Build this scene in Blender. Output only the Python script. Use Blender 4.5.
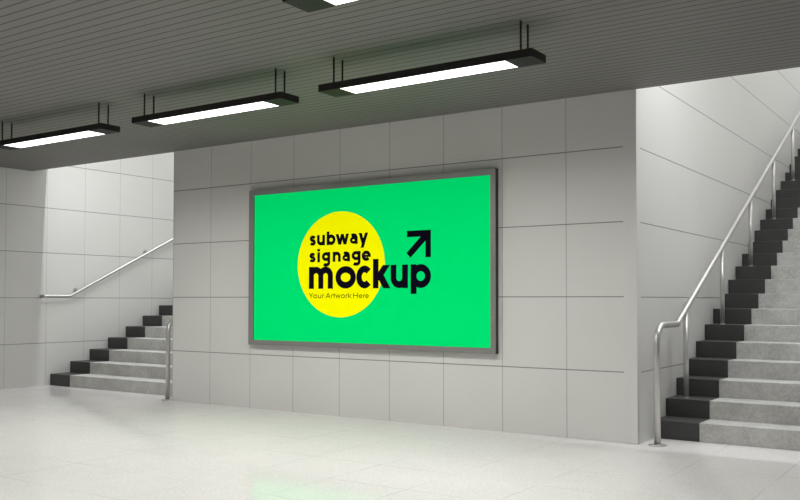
import bpy, bmesh, math, random
from mathutils import Vector, Matrix

scene = bpy.context.scene
for _o in list(bpy.data.objects):
    bpy.data.objects.remove(_o)
COL = scene.collection

# ------------------------------------------------------------------ camera
cam_data = bpy.data.cameras.new('camera')
cam = bpy.data.objects.new('camera', cam_data)
COL.objects.link(cam)
RR = (0.82766490, 0.56122128, 0.00122059)
UU = (0.01400657, -0.02283038, 0.99964123)
FF = (-0.56104780, 0.82735086, 0.02675669)
CC = (1.25158716, -6.84320571, 1.13045332)
cam.matrix_world = Matrix(((RR[0], UU[0], -FF[0], CC[0]), (RR[1], UU[1], -FF[1], CC[1]),
                           (RR[2], UU[2], -FF[2], CC[2]), (0, 0, 0, 1)))
cam_data.sensor_width = 36
cam_data.lens = 39.874
cam_data.shift_y = 26.5744 / 800
cam_data.clip_start = 0.05
scene.camera = cam

# ------------------------------------------------------------------ light, exposure
scene.view_settings.view_transform = 'Standard'
scene.view_settings.look = 'None'
scene.view_settings.gamma = 1
scene.view_settings.use_curve_mapping = False
scene.view_settings.exposure = 0.0

world = bpy.data.worlds.new('world')
scene.world = world
world.use_nodes = True
_bg = world.node_tree.nodes['Background']
_bg.inputs['Color'].default_value = (0.80, 0.80, 0.78, 1)
_bg.inputs['Strength'].default_value = 0.35

LAMP_EMISSION = 2.2       # radiance of the lamp panels
LAMP_POWER = 28.0         # watts thrown down by each lamp
LAMP_SPREAD = 168
WARM = (1.0, 0.985, 0.95)


def area_light(name, loc, size, size_y, power, rot=(0, 0, 0), spread=180, color=None):
    l = bpy.data.lights.new(name, 'AREA')
    l.shape = 'RECTANGLE'
    l.size, l.size_y, l.energy = size, size_y, power
    l.color = color or WARM
    l.spread = math.radians(spread)
    o = bpy.data.objects.new(name, l)
    o.location = loc
    o.rotation_euler = rot
    COL.objects.link(o)
    return o


# light over the two stairwells (area lights added out of view), strips along X just behind the soffit
area_light('stairwell_light', (0.25, 5.2, 8.2), 2.6, 8.4, 250, color=(0.97, 0.985, 1.0))
area_light('stairwell_light', (-7.85, 5.6, 8.2), 2.6, 7.0, 330, color=(0.97, 0.985, 1.0))
area_light('stairwell_strip_light', (-7.4, 0.262, 3.55), 1.4, 0.03, 44, color=(0.97, 0.985, 1.0))
area_light('stairwell_strip_light', (0.4, 0.12, 4.3), 1.8, 0.05, 56, color=(0.97, 0.985, 1.0))
# lamp rows of the hall behind the camera
for _y in (-5.1, -6.65, -8.2):
    area_light('hall_lamp_row_light', (-2.8, _y, 2.6), 10.5, 0.18, 45, spread=160)

# ------------------------------------------------------------------ dimensions
H = 2.8125            # hall ceiling
X0, X1 = -6.4877, -1.1276   # main block, left / right faces
XL = -9.2146          # left wall
RISE, TREAD = 0.1501, 0.3046
YB = -9.2             # wall behind the camera
XR = 4.2              # far right wall of the hall
XSR = 1.62            # outer wall of the right stairwell
YE = 10.4             # end wall of the stairwells
TOP = 8.6             # stairwell roof

# ------------------------------------------------------------------ node helpers


def new_mat(name):
    m = bpy.data.materials.new(name)
    m.use_nodes = True
    nt = m.node_tree
    b = nt.nodes['Principled BSDF']
    return m, nt, b


def mth(nt, op, a, b=None, c=None):
    n = nt.nodes.new('ShaderNodeMath')
    n.operation = op
    for i, v in enumerate((a, b, c)):
        if v is None:
            continue
        if isinstance(v, (int, float)):
            n.inputs[i].default_value = v
        else:
            nt.links.new(v, n.inputs[i])
    return n.outputs[0]


def mixc(nt, fac, c1, c2):
    n = nt.nodes.new('ShaderNodeMix')
    n.data_type = 'RGBA'
    for i, v in ((0, fac), (6, c1), (7, c2)):
        if isinstance(v, (int, float)):
            n.inputs[i].default_value = v
        elif isinstance(v, tuple):
            n.inputs[i].default_value = v
        else:
            nt.links.new(v, n.inputs[i])
    return n.outputs[2]


def noise(nt, scale, detail=3, rough=0.5, vec=None, dist=0.0):
    n = nt.nodes.new('ShaderNodeTexNoise')
    n.inputs['Scale'].default_value = scale
    n.inputs['Detail'].default_value = detail
    n.inputs['Roughness'].default_value = rough
    n.inputs['Distortion'].default_value = dist
    if vec is None:
        vec = nt.nodes.new('ShaderNodeTexCoord').outputs['Object']
    nt.links.new(vec, n.inputs['Vector'])
    return n.outputs[0]


def rng(nt, v, a, b, c, d):
    n = nt.nodes.new('ShaderNodeMapRange')
    n.inputs[1].default_value, n.inputs[2].default_value = a, b
    n.inputs[3].default_value, n.inputs[4].default_value = c, d
    nt.links.new(v, n.inputs[0])
    return n.outputs[0]


def xyz(nt):
    tc = nt.nodes.new('ShaderNodeTexCoord')
    s = nt.nodes.new('ShaderNodeSeparateXYZ')
    nt.links.new(tc.outputs['Object'], s.inputs[0])
    return s.outputs[0], s.outputs[1], s.outputs[2]


def joint(nt, u, u0, w, half):
    """1 on a joint line, 0 elsewhere"""
    f = mth(nt, 'DIVIDE', mth(nt, 'SUBTRACT', u, u0), w)
    d = mth(nt, 'MULTIPLY', mth(nt, 'ABSOLUTE', mth(nt, 'SUBTRACT', f, mth(nt, 'ROUND', f))), w)
    return rng(nt, d, half * 0.55, half * 1.1, 1, 0)


def tile_mat(name, axis, u0, w, z0, hz, lo=None, hi=None, vfade=0.55, base=(0.68, 0.675, 0.655), jc=(0.16, 0.155, 0.145)):
    """large wall panels with thin joints; axis = the horizontal world axis the panels run along"""
    m, nt, b = new_mat(name)
    X, Y, Z = xyz(nt)
    U = X if axis == 0 else Y
    v = mth(nt, 'MULTIPLY', joint(nt, U, u0, w, 0.0042), vfade)
    h = mth(nt, 'MULTIPLY', joint(nt, Z, z0, hz, 0.0048), 0.9)
    if hi is not None:
        h = mth(nt, 'MULTIPLY', h, mth(nt, 'LESS_THAN', U, hi))
        v = mth(nt, 'MULTIPLY', v, mth(nt, 'LESS_THAN', U, hi))
    if lo is not None:
        h = mth(nt, 'MULTIPLY', h, mth(nt, 'GREATER_THAN', U, lo))
        v = mth(nt, 'MULTIPLY', v, mth(nt, 'GREATER_THAN', U, lo))
    j = mth(nt, 'MAXIMUM', v, h)
    n1 = noise(nt, 0.9, 2)
    n2 = noise(nt, 45, 3)
    br = mth(nt, 'ADD', rng(nt, n1, 0.3, 0.7, 0.975, 1.025), rng(nt, n2, 0.3, 0.7, -0.006, 0.006))
    hs = nt.nodes.new('ShaderNodeHueSaturation')
    hs.inputs['Color'].default_value = base + (1,)
    nt.links.new(br, hs.inputs['Value'])
    nt.links.new(mixc(nt, j, hs.outputs[0], jc + (1,)), b.inputs['Base Color'])
    nt.links.new(rng(nt, n1, 0.3, 0.7, 0.34, 0.46), b.inputs['Roughness'])
    b.inputs['Specular IOR Level'].default_value = 0.35
    bp = nt.nodes.new('ShaderNodeBump')
    bp.inputs['Strength'].default_value = 0.35
    bp.inputs['Distance'].default_value = 0.003
    nt.links.new(mth(nt, 'SUBTRACT', 1, j), bp.inputs['Height'])
    nt.links.new(bp.outputs[0], b.inputs['Normal'])
    return m


def simple_mat(name, col, rough=0.5, metal=0.0, spec=0.5, var=0.04, scale=30):
    m, nt, b = new_mat(name)
    n = noise(nt, scale, 3)
    hs = nt.nodes.new('ShaderNodeHueSaturation')
    hs.inputs['Color'].default_value = tuple(col) + (1,)
    nt.links.new(rng(nt, n, 0.3, 0.7, 1 - var, 1 + var), hs.inputs['Value'])
    nt.links.new(hs.outputs[0], b.inputs['Base Color'])
    nt.links.new(rng(nt, n, 0.3, 0.7, rough * 0.94, rough * 1.06), b.inputs['Roughness'])
    b.inputs['Metallic'].default_value = metal
    b.inputs['Specular IOR Level'].default_value = spec
    return m


# ------------------------------------------------------------------ materials
TW, TH, TZ = 0.5948, 0.6, 0.5611
M_front = tile_mat('wall panels front', 0, -1.7244, TW, TZ, TH, hi=-1.236)
M_right = tile_mat('wall panels stair side', 1, 0.62, TW, TZ, 0.597, lo=0.09, vfade=0.10)
M_leftf = tile_mat('wall panels block left', 1, 0.24, TW, TZ, TH, vfade=0.3)
M_left = tile_mat('wall panels left', 1, 0.2426, 0.5875, TZ, 0.5965, vfade=0.4)
M_plainx = tile_mat('wall panels x', 0, 0.0, TW, TZ, TH)
M_dark = tile_mat('dark wall panels', 0, 0.0, TW, TZ, TH, base=(0.16, 0.16, 0.155), jc=(0.05, 0.05, 0.05))  # dark colour given to unseen hall walls to cut bounced light
M_plainy = tile_mat('wall panels y', 1, 0.0, TW, TZ, TH)


def floor_mat():
    m, nt, b = new_mat('polished stone floor')
    X, Y, Z = xyz(nt)
    j = mth(nt, 'MAXIMUM', joint(nt, X, -1.705, 0.5895, 0.0032), joint(nt, Y, -1.28, 0.5685, 0.0032))
    j = mth(nt, 'MULTIPLY', j, rng(nt, noise(nt, 1.3, 2), 0.42, 0.6, 0.08, 0.55))
    n1 = noise(nt, 1.6, 3)
    n2 = noise(nt, 48, 5, 0.7)
    n3 = noise(nt, 9, 4, 0.6)
    br = mth(nt, 'ADD', rng(nt, n1, 0.3, 0.7, 0.975, 1.02), rng(nt, n2, 0.3, 0.7, -0.12, 0.12))
    br = mth(nt, 'ADD', br, rng(nt, n3, 0.3, 0.7, -0.02, 0.02))
    hs = nt.nodes.new('ShaderNodeHueSaturation')
    hs.inputs['Color'].default_value = (0.79, 0.778, 0.763, 1)
    nt.links.new(br, hs.inputs['Value'])
    nt.links.new(mixc(nt, j, hs.outputs[0], (0.26, 0.255, 0.24, 1)), b.inputs['Base Color'])
    nt.links.new(rng(nt, n3, 0.3, 0.7, 0.06, 0.10), b.inputs['Roughness'])
    b.inputs['Specular IOR Level'].default_value = 0.11
    return m


M_floor = floor_mat()


def ceiling_mat():
    m, nt, b = new_mat('grey metal slat ceiling')
    X, Y, Z = xyz(nt)
    j = joint(nt, Y, -3.935, 0.0838, 0.0065)
    n1 = noise(nt, 0.8, 2)
    hs = nt.nodes.new('ShaderNodeHueSaturation')
    hs.inputs['Color'].default_value = (0.207, 0.200, 0.189, 1)
    nt.links.new(rng(nt, n1, 0.3, 0.7, 0.97, 1.03), hs.inputs['Value'])
    nt.links.new(mixc(nt, mth(nt, 'MULTIPLY', j, 0.85), hs.outputs[0], (0.05, 0.05, 0.046, 1)), b.inputs['Base Color'])
    b.inputs['Roughness'].default_value = 0.6
    b.inputs['Specular IOR Level'].default_value = 0.12
    bp = nt.nodes.new('ShaderNodeBump')
    bp.inputs['Strength'].default_value = 0.3
    bp.inputs['Distance'].default_value = 0.004
    nt.links.new(mth(nt, 'SUBTRACT', 1, j), bp.inputs['Height'])
    nt.links.new(bp.outputs[0], b.inputs['Normal'])
    return m


M_ceil = ceiling_mat()


def stone_mat(name, col, var, rough):
    m, nt, b = new_mat(name)
    n1 = noise(nt, 5, 4, 0.6)
    n2 = noise(nt, 40, 5, 0.7)
    n3 = noise(nt, 2.2, 6, 0.65, dist=1.6)
    vein = rng(nt, mth(nt, 'ABSOLUTE', mth(nt, 'SUBTRACT', n3, 0.5)), 0.0, 0.012, 0.12, 0)
    br = mth(nt, 'ADD', rng(nt, n1, 0.3, 0.7, 1 - var, 1 + var), rng(nt, n2, 0.3, 0.7, -var, var))
    br = mth(nt, 'ADD', br, vein)
    hs = nt.nodes.new('ShaderNodeHueSaturation')
    hs.inputs['Color'].default_value = tuple(col) + (1,)
    nt.links.new(br, hs.inputs['Value'])
    nt.links.new(hs.outputs[0], b.inputs['Base Color'])
    b.inputs['Roughness'].default_value = rough
    b.inputs['Specular IOR Level'].default_value = 0.35
    bp = nt.nodes.new('ShaderNodeBump')
    bp.inputs['Strength'].default_value = 0.12
    bp.inputs['Distance'].default_value = 0.002
    nt.links.new(n2, bp.inputs['Height'])
    nt.links.new(bp.outputs[0], b.inputs['Normal'])
    return m


M_step = stone_mat('grey stone steps', (0.49, 0.486, 0.468), 0.15, 0.55)
M_edge = stone_mat('black stone step edge', (0.053, 0.053, 0.0515), 0.06, 0.5)
M_steel = simple_mat('brushed stainless steel', (0.56, 0.55, 0.535), 0.42, 1.0, 0.5, 0.01, 20)
M_frame = simple_mat('grey anodised frame', (0.27, 0.265, 0.257), 0.4, 0.35, 0.5, 0.03, 40)
M_case = simple_mat('dark sign frame sides', (0.045, 0.044, 0.042), 0.5, 0.0, 0.3, 0.03, 40)
M_black = simple_mat('black lamp metal', (0.021, 0.019, 0.0185), 0.6, 0.0, 0.18, 0.05, 40)
M_wire = simple_mat('black rod', (0.02, 0.02, 0.02), 0.5, 0.0, 0.4, 0.05, 40)


def panel_mat(name, col, emit=None, rough=0.4):
    m, nt, b = new_mat(name)
    n = noise(nt, 3, 2)
    hs = nt.nodes.new('ShaderNodeHueSaturation')
    hs.inputs['Color'].default_value = tuple(col) + (1,)
    nt.links.new(rng(nt, n, 0.3, 0.7, 0.995, 1.005), hs.inputs['Value'])
    nt.links.new(hs.outputs[0], b.inputs['Base Color'])
    b.inputs['Roughness'].default_value = rough
    b.inputs['Specular IOR Level'].default_value = 0.0
    if emit:
        b.inputs['Emission Color'].default_value = tuple(emit) + (1,)
        b.inputs['Emission Strength'].default_value = 1.0
    return m


# poster colours, with emission added to raise their brightness
M_green = panel_mat('emissive green poster', (0.0, 0.34, 0.09), (0.0, 0.49, 0.105))
M_yellow = panel_mat('emissive yellow print', (0.50, 0.48, 0.0), (0.585, 0.58, 0.0))
M_ink = panel_mat('navy black print', (0.006, 0.005, 0.014))
M_thin = panel_mat('olive print', (0.10, 0.10, 0.004))


def emit_mat():
    m, nt, b = new_mat('white lamp diffuser')
    b.inputs['Base Color'].default_value = (0.9, 0.9, 0.9, 1)
    b.inputs['Emission Color'].default_value = WARM + (1,)
    b.inputs['Emission Strength'].default_value = LAMP_EMISSION
    return m


M_emit = emit_mat()

# ------------------------------------------------------------------ mesh helpers


def bx(bm, x0, x1, y0, y1, z0, z1, bevel=0.0, seg=2):
    r = bmesh.ops.create_cube(bm, size=1.0)
    vs = r['verts']
    for v in vs:
        v.co = Vector(((x0 + x1) / 2 + v.co.x * (x1 - x0), (y0 + y1) / 2 + v.co.y * (y1 - y0), (z0 + z1) / 2 + v.co.z * (z1 - z0)))
    if bevel:
        es = list({e for v in vs for e in v.link_edges})
        bmesh.ops.bevel(bm, geom=es, offset=bevel, segments=seg, affect='EDGES', profile=0.5)


def fillet(pts, rad, n=8):
    """round the inner corners of a polyline"""
    pts = [Vector(p) for p in pts]
    out = [pts[0]]
    for i in range(1, len(pts) - 1):
        r = rad[i - 1] if isinstance(rad, (list, tuple)) else rad
        a = (pts[i - 1] - pts[i]).normalized()
        b = (pts[i + 1] - pts[i]).normalized()
        ang = a.angle(b)
        t = r / math.tan(ang / 2)
        pa, pb = pts[i] + a * t, pts[i] + b * t
        c = pts[i] + (a + b).normalized() * (r / math.sin(ang / 2))
        va, vb = pa - c, pb - c
        tot = va.angle(vb)
        for k in range(n + 1):
            f = k / n
            out.append(c + (va * math.sin((1 - f) * tot) + vb * math.sin(f * tot)) / math.sin(tot))
    out.append(pts[-1])
    return out


def tube(bm, pts, r, seg=20, cap=True):
    pts = [Vector(p) for p in pts]
    rings = []
    t0 = (pts[1] - pts[0]).normalized()
    ref = Vector((1, 0, 0)) if abs(t0.x) < 0.9 else Vector((0, 1, 0))
    nrm = (ref - t0 * ref.dot(t0)).normalized()
    for i, p in enumerate(pts):
        if i == 0:
            t = t0
        elif i == len(pts) - 1:
            t = (pts[-1] - pts[-2]).normalized()
        else:
            t = ((pts[i] - pts[i - 1]).normalized() + (pts[i + 1] - pts[i]).normalized()).normalized()
        nrm = (nrm - t * nrm.dot(t)).normalized()
        bi = t.cross(nrm)
        rings.append([bm.verts.new(p + (nrm * math.cos(2 * math.pi * k / seg) + bi * math.sin(2 * math.pi * k / seg)) * r) for k in range(seg)])
    for a, b in zip(rings, rings[1:]):
        for k in range(seg):
            f = bm.faces.new((a[k], a[(k + 1) % seg], b[(k + 1) % seg], b[k]))
            f.smooth = True
    if cap:
        bm.faces.new(list(reversed(rings[0])))
        bm.faces.new(rings[-1])


def lathe(bm, prof, c, seg=32):
    """profile of (radius, z) turned about a vertical axis at c"""
    rings = []
    for r, z in prof:
        if r < 1e-6:
            rings.append([bm.verts.new((c[0], c[1], c[2] + z))])
        else:
            rings.append([bm.verts.new((c[0] + r * math.cos(2 * math.pi * k / seg), c[1] + r * math.sin(2 * math.pi * k / seg), c[2] + z)) for k in range(seg)])
    for a, b in zip(rings, rings[1:]):
        for k in range(seg):
            q = [a[k % len(a)], a[(k + 1) % len(a)], b[(k + 1) % len(b)], b[k % len(b)]]
            u = []
            for v in q:
                if v not in u:
                    u.append(v)
            if len(u) > 2:
                bm.faces.new(u)


def obj(name, bm, mat, parent=None, smooth=False):
    bmesh.ops.recalc_face_normals(bm, faces=bm.faces[:])
    me = bpy.data.meshes.new(name)
    bm.to_mesh(me)
    bm.free()
    for m in (mat if isinstance(mat, (list, tuple)) else [mat]):
        me.materials.append(m)
    o = bpy.data.objects.new(name, me)
    COL.objects.link(o)
    if parent is not None:
        o.parent = parent
        root = parent
        off = Vector((0, 0, 0))
        while root is not None:
            off += root.location
            root = root.parent
        me.transform(Matrix.Translation(-off))    # meshes are written in world coordinates
    return o


def thing(name, label, cat, loc, group=None):
    o = bpy.data.objects.new(name, None)
    o.empty_display_size = 0.1
    COL.objects.link(o)
    o.location = loc
    o['label'] = label
    o['category'] = cat
    if group:
        o['group'] = group
    return o


def struct(name, bm, mat):
    o = obj(name, bm, mat)
    o['kind'] = 'structure'
    return o


def box_struct(name, mat, *b):
    bm = bmesh.new()
    bx(bm, *b)
    return struct(name, bm, mat)


# ------------------------------------------------------------------ the setting
box_struct('floor', M_floor, XL - 0.2, XR + 0.2, YB - 0.2, YE + 0.2, -0.2, 0.0)
bm = bmesh.new()
bx(bm, XL, XR, YB, 0.015, H, H + 0.2)
ceiling = struct('ceiling', bm, M_ceil)

# main block between the two stairs: front face, right and left returns
bm = bmesh.new()
bx(bm, X0, X1, 0.0, YE, 0.0, TOP)
wall_c = struct('wall_center', bm, [M_front, M_right, M_leftf])
for p in wall_c.data.polygons:
    if p.normal.x > 0.5:
        p.material_index = 1
    elif p.normal.x < -0.5:
        p.material_index = 2
# slim corner pilaster seam on the front right edge of the block
bm = bmesh.new()
bx(bm, -1.2300, X1 + 0.0015, -0.003, 0.082, 0.0, H - 0.001, 0.003, 2)
M_corner = tile_mat('plain corner panel', 0, 50, 100, 50, 100)
struct('trim_1', bm, M_corner)

box_struct('wall_left', M_left, XL - 0.2, XL, YB, YE, 0.0, TOP)
box_struct('wall_back', M_dark, XL, XR, YB - 0.2, YB, 0.0, H + 0.2)
box_struct('wall_right', M_dark, XR, XR + 0.2, YB, 0.015, 0.0, H + 0.2)
box_struct('wall_front_right', M_plainx, XSR, XR + 0.2, 0.015, 0.2, 0.0, H + 0.2)
box_struct('wall_stair_right', M_plainy, XSR, XSR + 0.2, 0.2, YE, 0.0, TOP)
box_struct('wall_end_left', M_plainx, XL, X0, YE, YE + 0.2, 0.0, TOP)
box_struct('wall_end_right', M_plainx, X1, XSR + 0.2, YE, YE + 0.2, 0.0, TOP)
box_struct('cutoff_header_left', M_plainx, XL, X0, 0.016, 0.235, 2.885, TOP)  # unseen header, its depth shaped to cut off the strip light
box_struct('wall_header_right', M_plainx, X1, XSR + 0.2, -0.15, 0.013, H + 0.2, TOP)
box_struct('ceiling_left', M_corner, XL, X0, 0.016, YE, TOP, TOP + 0.15)
box_struct('ceiling_right', M_corner, X1, XSR + 0.2, -0.15, YE, TOP, TOP + 0.15)


# ------------------------------------------------------------------ stairs
def staircase(label, xl, xr, ys, bw, n):
    root = thing('staircase', label, 'stairs', ((xl + xr) / 2, ys, 0))
    g = 0.0006
    for k in range(n):
        y0, y1 = ys + k * TREAD, ys + (k + 1) * TREAD
        z0, z1 = max(0.0, (k - 1) * RISE), (k + 1) * RISE
        last = k == n - 1
        if last:
            y1 = YE - 0.002
        bm = bmesh.new()
        bx(bm, xl + bw + g, xr, y0, y1 - (0 if last else g), z0, z1, 0.0025, 1)
        st = obj('step', bm, M_step, root)
        bm = bmesh.new()
        bx(bm, xl, xl + bw, y0 - 0.001, y1 - (0 if last else g), z0, z1 + 0.0006, 0.0025, 1)
        e = obj('edge_block', bm, M_edge, st)
        e['label'] = 'black stone block at the wall end of the step'
    return root


staircase('wide grey stone staircase with black left edge blocks rising at the right', X1 + 0.002, XSR - 0.004, 0.397, 0.3631, 24)
staircase('grey stone staircase with black left edge blocks rising at the left beside the side wall', XL + 0.002, X0 - 0.004, 0.3142, 0.4217, 24)


# ------------------------------------------------------------------ handrails
def post_rail(label, xr, yb, ys, zh, y_bend, ytop):
    """rail on floor posts that runs level past the first step and then climbs with the stairs"""
    root = thing('handrail', label, 'handrail', (xr, yb, 0), 'stainless handrails of the stairs')
    slope = RISE / TREAD
    bm = bmesh.new()
    path = fillet([(xr, yb, 0.004), (xr, yb, zh), (xr, y_bend, zh), (xr, ytop, zh + (ytop - y_bend) * slope)], [0.15, 0.06], 10)
    tube(bm, path, 0.0255, 24)
    obj('rail', bm, M_steel, root)
    bm = bmesh.new()
    lathe(bm, [(0.026, 0.0), (0.068, 0.0), (0.068, 0.006), (0.066, 0.009), (0.030, 0.010), (0.0262, 0.014)], (xr, yb, 0.0005))
    obj('base_flange', bm, M_steel, root)
    k = 0
    y = yb + 0.777
    while y < ytop - 0.1:
        n = int((y - ys) / TREAD) + 1
        zb = n * RISE
        zt = zh + max(0, (y - y_bend)) * slope - 0.012
        bm = bmesh.new()
        tube(bm, [(xr, y, zb + 0.001), (xr, y, zt)], 0.0215, 20)
        p = obj('post', bm, M_steel, root)
        bm = bmesh.new()
        lathe(bm, [(0.022, 0.0), (0.026, 0.0), (0.026, 0.004), (0.0245, 0.006), (0.022, 0.0065)], (xr, y, zb + 0.001), 24)
        obj('foot_plate', bm, M_steel, p)
        y += 1.2015
    return root


post_rail('steel tube handrail on posts climbing the right staircase beside the wall', -0.979, 0.022, 0.397, 0.936, 0.555, 7.1)
post_rail('steel tube handrail on a floor post at the left corner of the sign wall', -6.566, 0.005, 0.3142, 0.915, 0.53, 6.9)

wr = thing('wall_handrail', 'slim steel handrail fixed to the left side wall above the stairs', 'handrail', (XL, 0.13, 1.18), 'stainless handrails of the stairs')
xr = XL + 0.065
bm = bmesh.new()
path = fillet([(XL + 0.002, 0.165, 1.18), (xr, 0.165, 1.18), (xr, 0.56, 1.18), (xr, 6.5, 1.18 + 5.94 * 0.4897)], [0.035, 0.05], 8)
tube(bm, path, 0.0185, 20)
obj('rail', bm, M_steel, wr)
for yb in (0.69, 1.87, 3.05, 4.23, 5.41):
    zb = 1.18 + (yb - 0.56) * 0.4897
    bm = bmesh.new()
    tube(bm, fillet([(XL + 0.004, yb, zb + 0.02), (XL + 0.03, yb, zb + 0.02), (xr, yb, zb)], 0.01, 5), 0.008, 12)
    b_ = obj('bracket', bm, M_steel, wr)
    bm = bmesh.new()
    tube(bm, [(XL + 0.0005, yb, zb + 0.02), (XL + 0.010, yb, zb + 0.02)], 0.032, 24)
    obj('wall_plate', bm, M_steel, b_)


# ------------------------------------------------------------------ lamps
def make_lamp(cx, cy):
    t = thing('pendant_lamp', 'lamp', 'lamp', (cx, cy, 2.574), 'linear pendant lamps under the slatted ceiling')
    L, W, z0, z1 = 0.812, 0.098, 2.574, 2.622
    gl, gw = 0.63, 0.0895
    bm = bmesh.new()
    bx(bm, cx - L, cx + L, cy - W, cy + W, z0 + 0.012, z1)
    bx(bm, cx - L, cx - gl, cy - W, cy + W, z0, z0 + 0.0121)
    bx(bm, cx + gl, cx + L, cy - W, cy + W, z0, z0 + 0.0121)
    bx(bm, cx - gl - 0.0001, cx + gl + 0.0001, cy - W, cy - gw, z0, z0 + 0.0121)
    bx(bm, cx - gl - 0.0001, cx + gl + 0.0001, cy + gw, cy + W, z0, z0 + 0.0121)
    obj('housing', bm, M_black, t)
    bm = bmesh.new()
    bx(bm, cx - gl + 0.0005, cx + gl - 0.0005, cy - gw + 0.0005, cy + gw - 0.0005, z0 + 0.0004, z0 + 0.0115)
    d = obj('diffuser', bm, M_emit, t)
    d['label'] = 'glowing white lamp panel'
    l = area_light('lamp_light', (0, 0, -0.001), 2 * gl, 2 * gw, LAMP_POWER, spread=LAMP_SPREAD)
    l.parent = t
    for sx in (-1, 1):
        for sy in (-1, 1):
            bm = bmesh.new()
            tube(bm, [(cx + sx * 0.715, cy + sy * 0.048, z1 - 0.001), (cx + sx * 0.715, cy + sy * 0.048, H + 0.001)], 0.0068, 10)
            r = obj('rod', bm, M_wire, t)
    return t


def dup(o, loc=None, parent=None):
    c = o.copy()
    COL.objects.link(c)
    if parent is not None:
        c.parent = parent
    if loc is not None:
        c.location = loc
    for ch in list(o.children):
        dup(ch, None, c)
    return c


lamp0 = make_lamp(-1.832, -2.012)
lamp0['label'] = 'rightmost long black pendant lamp, hanging above the arrow sign'
for (x, y), lab in (((-3.80, -2.012), 'middle black pendant lamp of the row, hanging left of the sign top'),
                    ((-5.815, -2.012), 'leftmost black pendant lamp, its left end cut by the frame'),
                    ((-0.795, -3.548), 'nearest pendant lamp, only its white corner showing at the top edge')):
    l = dup(lamp0, (x, y, 2.574))
    l['label'] = lab

# ------------------------------------------------------------------ the sign
SX0, SX1, SZ0, SZ1 = -5.268, -2.356, 0.667, 2.276
IX0, IX1, IZ0, IZ1 = -5.197, -2.407, 0.717, 2.222
YF, YP = -0.055, -0.045
sign = thing('signboard', 'green signboard in a grey frame with yellow circle and mockup lettering', 'sign', ((SX0 + SX1) / 2, 0, SZ0))
bm = bmesh.new()
YB0 = YF + 0.004
bx(bm, SX0 + 0.0006, IX0, YB0, -0.001, SZ0 + 0.0006, SZ1 - 0.0006)
bx(bm, IX1, SX1 - 0.0006, YB0, -0.001, SZ0 + 0.0006, SZ1 - 0.0006)
bx(bm, IX0, IX1, YB0, -0.001, SZ0 + 0.0006, IZ0)
bx(bm, IX0, IX1, YB0, -0.001, IZ1, SZ1 - 0.0006)
e = obj('casing', bm, M_case, sign)  # frame sides, coloured darker than the front bezel
e['label'] = 'sides of the sign frame, coloured darker than its front'
bm = bmesh.new()
for q in ((SX0, IX0, SZ0, SZ1), (IX1, SX1, SZ0, SZ1), (IX0, IX1, SZ0, IZ0), (IX0, IX1, IZ1, SZ1)):
    bx(bm, q[0], q[1], YF, YB0 - 0.0002, q[2], q[3])
obj('frame', bm, M_frame, sign)
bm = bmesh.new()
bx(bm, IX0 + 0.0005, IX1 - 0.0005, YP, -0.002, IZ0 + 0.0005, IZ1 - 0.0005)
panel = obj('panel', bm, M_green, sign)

# yellow disc, printed
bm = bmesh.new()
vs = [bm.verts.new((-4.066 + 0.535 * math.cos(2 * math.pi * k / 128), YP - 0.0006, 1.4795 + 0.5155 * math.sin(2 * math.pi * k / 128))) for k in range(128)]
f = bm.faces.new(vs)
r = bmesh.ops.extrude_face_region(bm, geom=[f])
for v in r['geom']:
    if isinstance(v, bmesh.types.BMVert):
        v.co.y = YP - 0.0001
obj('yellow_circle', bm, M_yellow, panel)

# ---- lettering built from constant-width strokes
_layer = [0]


def ribbon(bm, pts, w, closed=False):
    P = [Vector((p[0], 0, p[1])) for p in pts]
    n = len(P)
    _layer[0] = (_layer[0] + 1) % 7
    y0, y1 = YP - 0.0007, YP - 0.0012 - 0.00006 * _layer[0]
    L, R_ = [], []
    for i in range(n):
        if closed:
            a, b, c = P[i - 1], P[i], P[(i + 1) % n]
        else:
            a, b, c = P[max(i - 1, 0)], P[i], P[min(i + 1, n - 1)]
        d1 = (b - a).normalized() if (b - a).length > 1e-9 else (c - b).normalized()
        d2 = (c - b).normalized() if (c - b).length > 1e-9 else d1
        n1, n2 = Vector((-d1.z, 0, d1.x)), Vector((-d2.z, 0, d2.x))
        m = (n1 + n2)
        m = m.normalized() if m.length > 1e-6 else n1
        s = min(1.6, 1 / max(0.3, m.dot(n1)))
        L.append(b + m * w / 2 * s)
        R_.append(b - m * w / 2 * s)
    rows = []
    for i in range(n):
        rows.append([bm.verts.new((q.x, y, q.z)) for q, y in ((L[i], y1), (R_[i], y1), (R_[i], y0), (L[i], y0))])
    m = n if closed else n - 1
    for i in range(m):
        a, b = rows[i], rows[(i + 1) % n]
        for k in range(4):
            bm.faces.new((a[k], a[(k + 1) % 4], b[(k + 1) % 4], b[k]))
    if not closed:
        bm.faces.new(rows[0])
        bm.faces.new(list(reversed(rows[-1])))


def arc(cx, cz, rx, rz, a0, a1, n=18):
    return [(cx + rx * math.cos(math.radians(a0 + (a1 - a0) * k / n)), cz + rz * math.sin(math.radians(a0 + (a1 - a0) * k / n))) for k in range(n + 1)]


def spline(pts, sub=6):
    out = []
    n = len(pts)
    for i in range(n - 1):
        p0, p1, p2, p3 = pts[max(i - 1, 0)], pts[i], pts[i + 1], pts[min(i + 2, n - 1)]
        for k in range(sub):
            t = k / sub
            out.append(tuple(0.5 * (2 * p1[j] + (p2[j] - p0[j]) * t + (2 * p0[j] - 5 * p1[j] + 4 * p2[j] - p3[j]) * t * t + (3 * p1[j] - p0[j] - 3 * p2[j] + p3[j]) * t ** 3) for j in (0, 1)))
    out.append(pts[-1])
    return out


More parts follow.
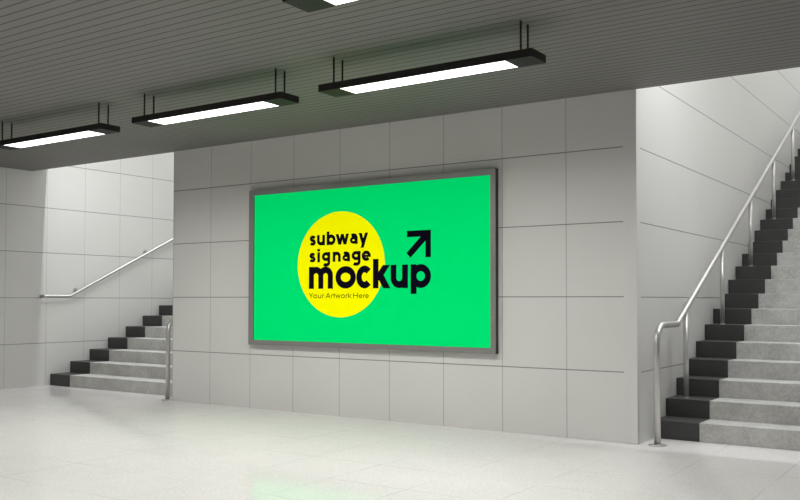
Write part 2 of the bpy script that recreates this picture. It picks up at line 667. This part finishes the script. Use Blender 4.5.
def slant(bm, xa, za, xb, zb, wh):
    """diagonal bar with level-cut ends, wh its horizontal width"""
    _layer[0] = (_layer[0] + 1) % 7
    y0, y1 = YP - 0.0007, YP - 0.0012 - 0.00006 * _layer[0]
    q = [(xa - wh / 2, za), (xa + wh / 2, za), (xb + wh / 2, zb), (xb - wh / 2, zb)]
    f = [bm.verts.new((x, y1, z)) for x, z in q]
    g = [bm.verts.new((x, y0, z)) for x, z in q]
    bm.faces.new(f)
    bm.faces.new(list(reversed(g)))
    for k in range(4):
        bm.faces.new((f[k], g[k], g[(k + 1) % 4], f[(k + 1) % 4]))


def glyph(bm, ch, x0, x1, z, xh, asc, desc, w):
    """one letter: x0..x1 its ink extents, z its baseline, xh/asc its x-height and ascender, desc its descender, w the stroke"""
    h = w / 2
    l, r, b, t = x0 + h, x1 - h, z + h, z + xh - h
    cx, cz, rx, rz = (l + r) / 2, (b + t) / 2, (r - l) / 2, (t - b) / 2
    R = lambda p, ww=w, c=False: ribbon(bm, p, ww, c)
    if ch == 's':
        S = [(1.0, .84), (.78, .96), (.48, 1.0), (.16, .93), (.05, .75), (.2, .59), (.5, .51), (.83, .41), (.97, .23), (.84, .06), (.5, 0), (.2, .04), (0, .15)]
        R(spline([(l + u * (r - l), b + v * (t - b)) for u, v in S]), w * 0.92)
    elif ch == 'u':
        R([(l, z + xh), (l, b + rz * 0.85)] + arc(cx, b + rz * 0.85, rx, rz * 0.85, 180, 360)[1:])
        R([(r, z + xh), (r, z)])
    elif ch == 'n':
        R([(l, z), (l, z + xh)])
        R(arc(cx, t - rz * 0.85, rx, rz * 0.85, 180, 0) + [(r, z)])
    elif ch == 'm':
        q = (r - l) / 4
        R([(l, z), (l, z + xh)])
        R(arc(l + q, t - q * 0.95, q, q * 0.95, 180, 0) + [(l + 2 * q, z)])
        R(arc(l + 3 * q, t - q * 0.95, q, q * 0.95, 180, 0) + [(r, z)])
    elif ch == 'r':
        R([(l, z), (l, z + xh)])
        R(arc(l + (r - l) * 1.0, t - rz * 0.8, (r - l), rz * 0.8, 180, 80) )
    elif ch in 'bp':
        R([(l, z + (desc if ch == 'p' else 0)), (l, z + (asc if ch == 'b' else xh))])
        R(arc(cx, cz, rx, rz, 0, 360, 40)[:-1], w, True)
    elif ch == 'g':
        R([(r, z + xh), (r, b + desc * 0.55)] + arc(cx, b + desc * 0.55, rx, abs(desc) * 0.45 + h * 0.2, 0, -140)[1:])
        R(arc(cx, cz + h * 0.3, rx, rz - h * 0.3, 0, 360, 40)[:-1], w, True)
    elif ch == 'o':
        R(arc(cx, cz, rx, rz, 0, 360, 44)[:-1], w, True)
    elif ch == 'c':
        R(arc(cx + rx * 0.08, cz, rx * 1.08, rz, 42, 318, 34))
    elif ch == 'e':
        R(arc(cx, cz, rx, rz, 0, 318, 36))
        R([(l, cz - h * 0.1), (r + h * 0.95, cz - h * 0.1)], w * 0.66)
    elif ch == 'a':
        R(spline([(l + (r - l) * .06, t - (t - b) * .10), (cx, t), (l + (r - l) * .86, t - (t - b) * .13), (r, t - (t - b) * .38)]) + [(r, z)])
        R(arc(l + (r - l) * 0.46, b + rz * 0.60, (r - l) * 0.46, rz * 0.60, 0, 360, 30)[:-1], w * 0.8, True)
    elif ch == 'i':
        R([(l, z), (l, z + xh)])
        R([(l, z + xh + 0.28 * w), (l, z + asc)], w * 1.1)
    elif ch == 'y':
        s = w * 0.56
        slant(bm, x0 + s, z + xh, cx, z - w * 0.05, w * 1.1)
        k = (xh - desc) / xh
        slant(bm, x1 - s, z + xh, x1 - s - (x1 - s - cx) * k, z + desc, w * 1.1)
    elif ch == 'w':
        s = w * 0.54
        q = (x1 - x0 - 2 * s) / 4
        xs = [x0 + s + q * i for i in range(5)]
        for i in range(4):
            za, zb = (z + xh, z) if i % 2 == 0 else (z, z + xh)
            slant(bm, xs[i], za, xs[i + 1], zb, w * 1.04)
    elif ch == 'k':
        R([(l, z), (l, z + asc)])
        s = w * 0.66
        slant(bm, l + w * 0.15, z + xh * 0.34, x1 - s - w * 0.08, z + xh, w * 1.3)
        slant(bm, l + w * 0.72, z + xh * 0.60, x1 - s, z, w * 1.3)
    elif ch == 't':
        R([(cx, z + asc * 0.93), (cx, z)])
        R([(x0, t), (x1, t)])
    elif ch == 'Y':
        R([(x0 + h, z + asc), (cx, z + asc * 0.45), (cx, z)])
        R([(x1 - h, z + asc), (cx, z + asc * 0.45)])
    elif ch == 'A':
        R([(x0 + h, z), (cx, z + asc)])
        R([(x1 - h, z), (cx, z + asc)])
        R([(x0 + (x1 - x0) * .2, z + asc * .33), (x1 - (x1 - x0) * .2, z + asc * .33)])
    elif ch == 'H':
        R([(l, z), (l, z + asc)])
        R([(r, z), (r, z + asc)])
        R([(l, z + asc / 2), (r, z + asc / 2)])


def word(name, text, ext, z, xh, asc, desc, w, mat):
    bm = bmesh.new()
    k = 0
    for ch in text:
        if ch == ' ':
            continue
        pad = w * 0.09 if w < 0.05 else 0.0
        glyph(bm, ch, ext[k][0] - pad, ext[k][1] + pad, z, xh, asc, desc, w)
        k += 1
    return obj(name, bm, mat, panel)


word('lettering', 'subway', [(-4.4459, -4.3686), (-4.3494, -4.2541), (-4.2263, -4.1226), (-4.1139, -3.9567), (-3.9422, -3.8522), (-3.835, -3.7281)],
     1.671, 0.104, 0.135, -0.039, 0.0335, M_ink)
word('lettering', 'signage', [(-4.4489, -4.3716), (-4.3434, -4.3167), (-4.2862, -4.1879), (-4.1505, -4.0576), (-4.033, -3.9436), (-3.9174, -3.8174), (-3.7975, -3.6959)],
     1.505, 0.0985, 0.1315, -0.041, 0.0325, M_ink)
word('lettering', 'mockup', [(-4.4545, -4.1498), (-4.118, -3.8700), (-3.8640, -3.6790), (-3.6674, -3.4644), (-3.4634, -3.2694), (-3.2396, -3.0192)],
     1.243, 0.218, 0.278, -0.054, 0.0645, M_ink)
word('lettering', 'Your Artwork Here', [(-4.4534, -4.4014), (-4.398, -4.3481), (-4.3379, -4.2972), (-4.282, -4.2605), (-4.2391, -4.1801), (-4.1702, -4.149), (-4.1465, -4.1217), (-4.1179, -4.055), (-4.0495, -4.0018), (-3.990, -3.9693), (-3.960, -3.920), (-3.9005, -3.8441), (-3.8322, -3.7905), (-3.7787, -3.7585), (-3.7562, -3.7173)],
     1.150, 0.037, 0.0515, -0.014, 0.0075, M_thin)

bm = bmesh.new()
ribbon(bm, [(-3.281, 1.742), (-3.021, 1.742)], 0.058)
ribbon(bm, [(-3.049, 1.769), (-3.049, 1.522)], 0.058)
ribbon(bm, [(-3.264, 1.544), (-3.055, 1.739)], 0.064)
obj('arrow', bm, M_ink, panel)
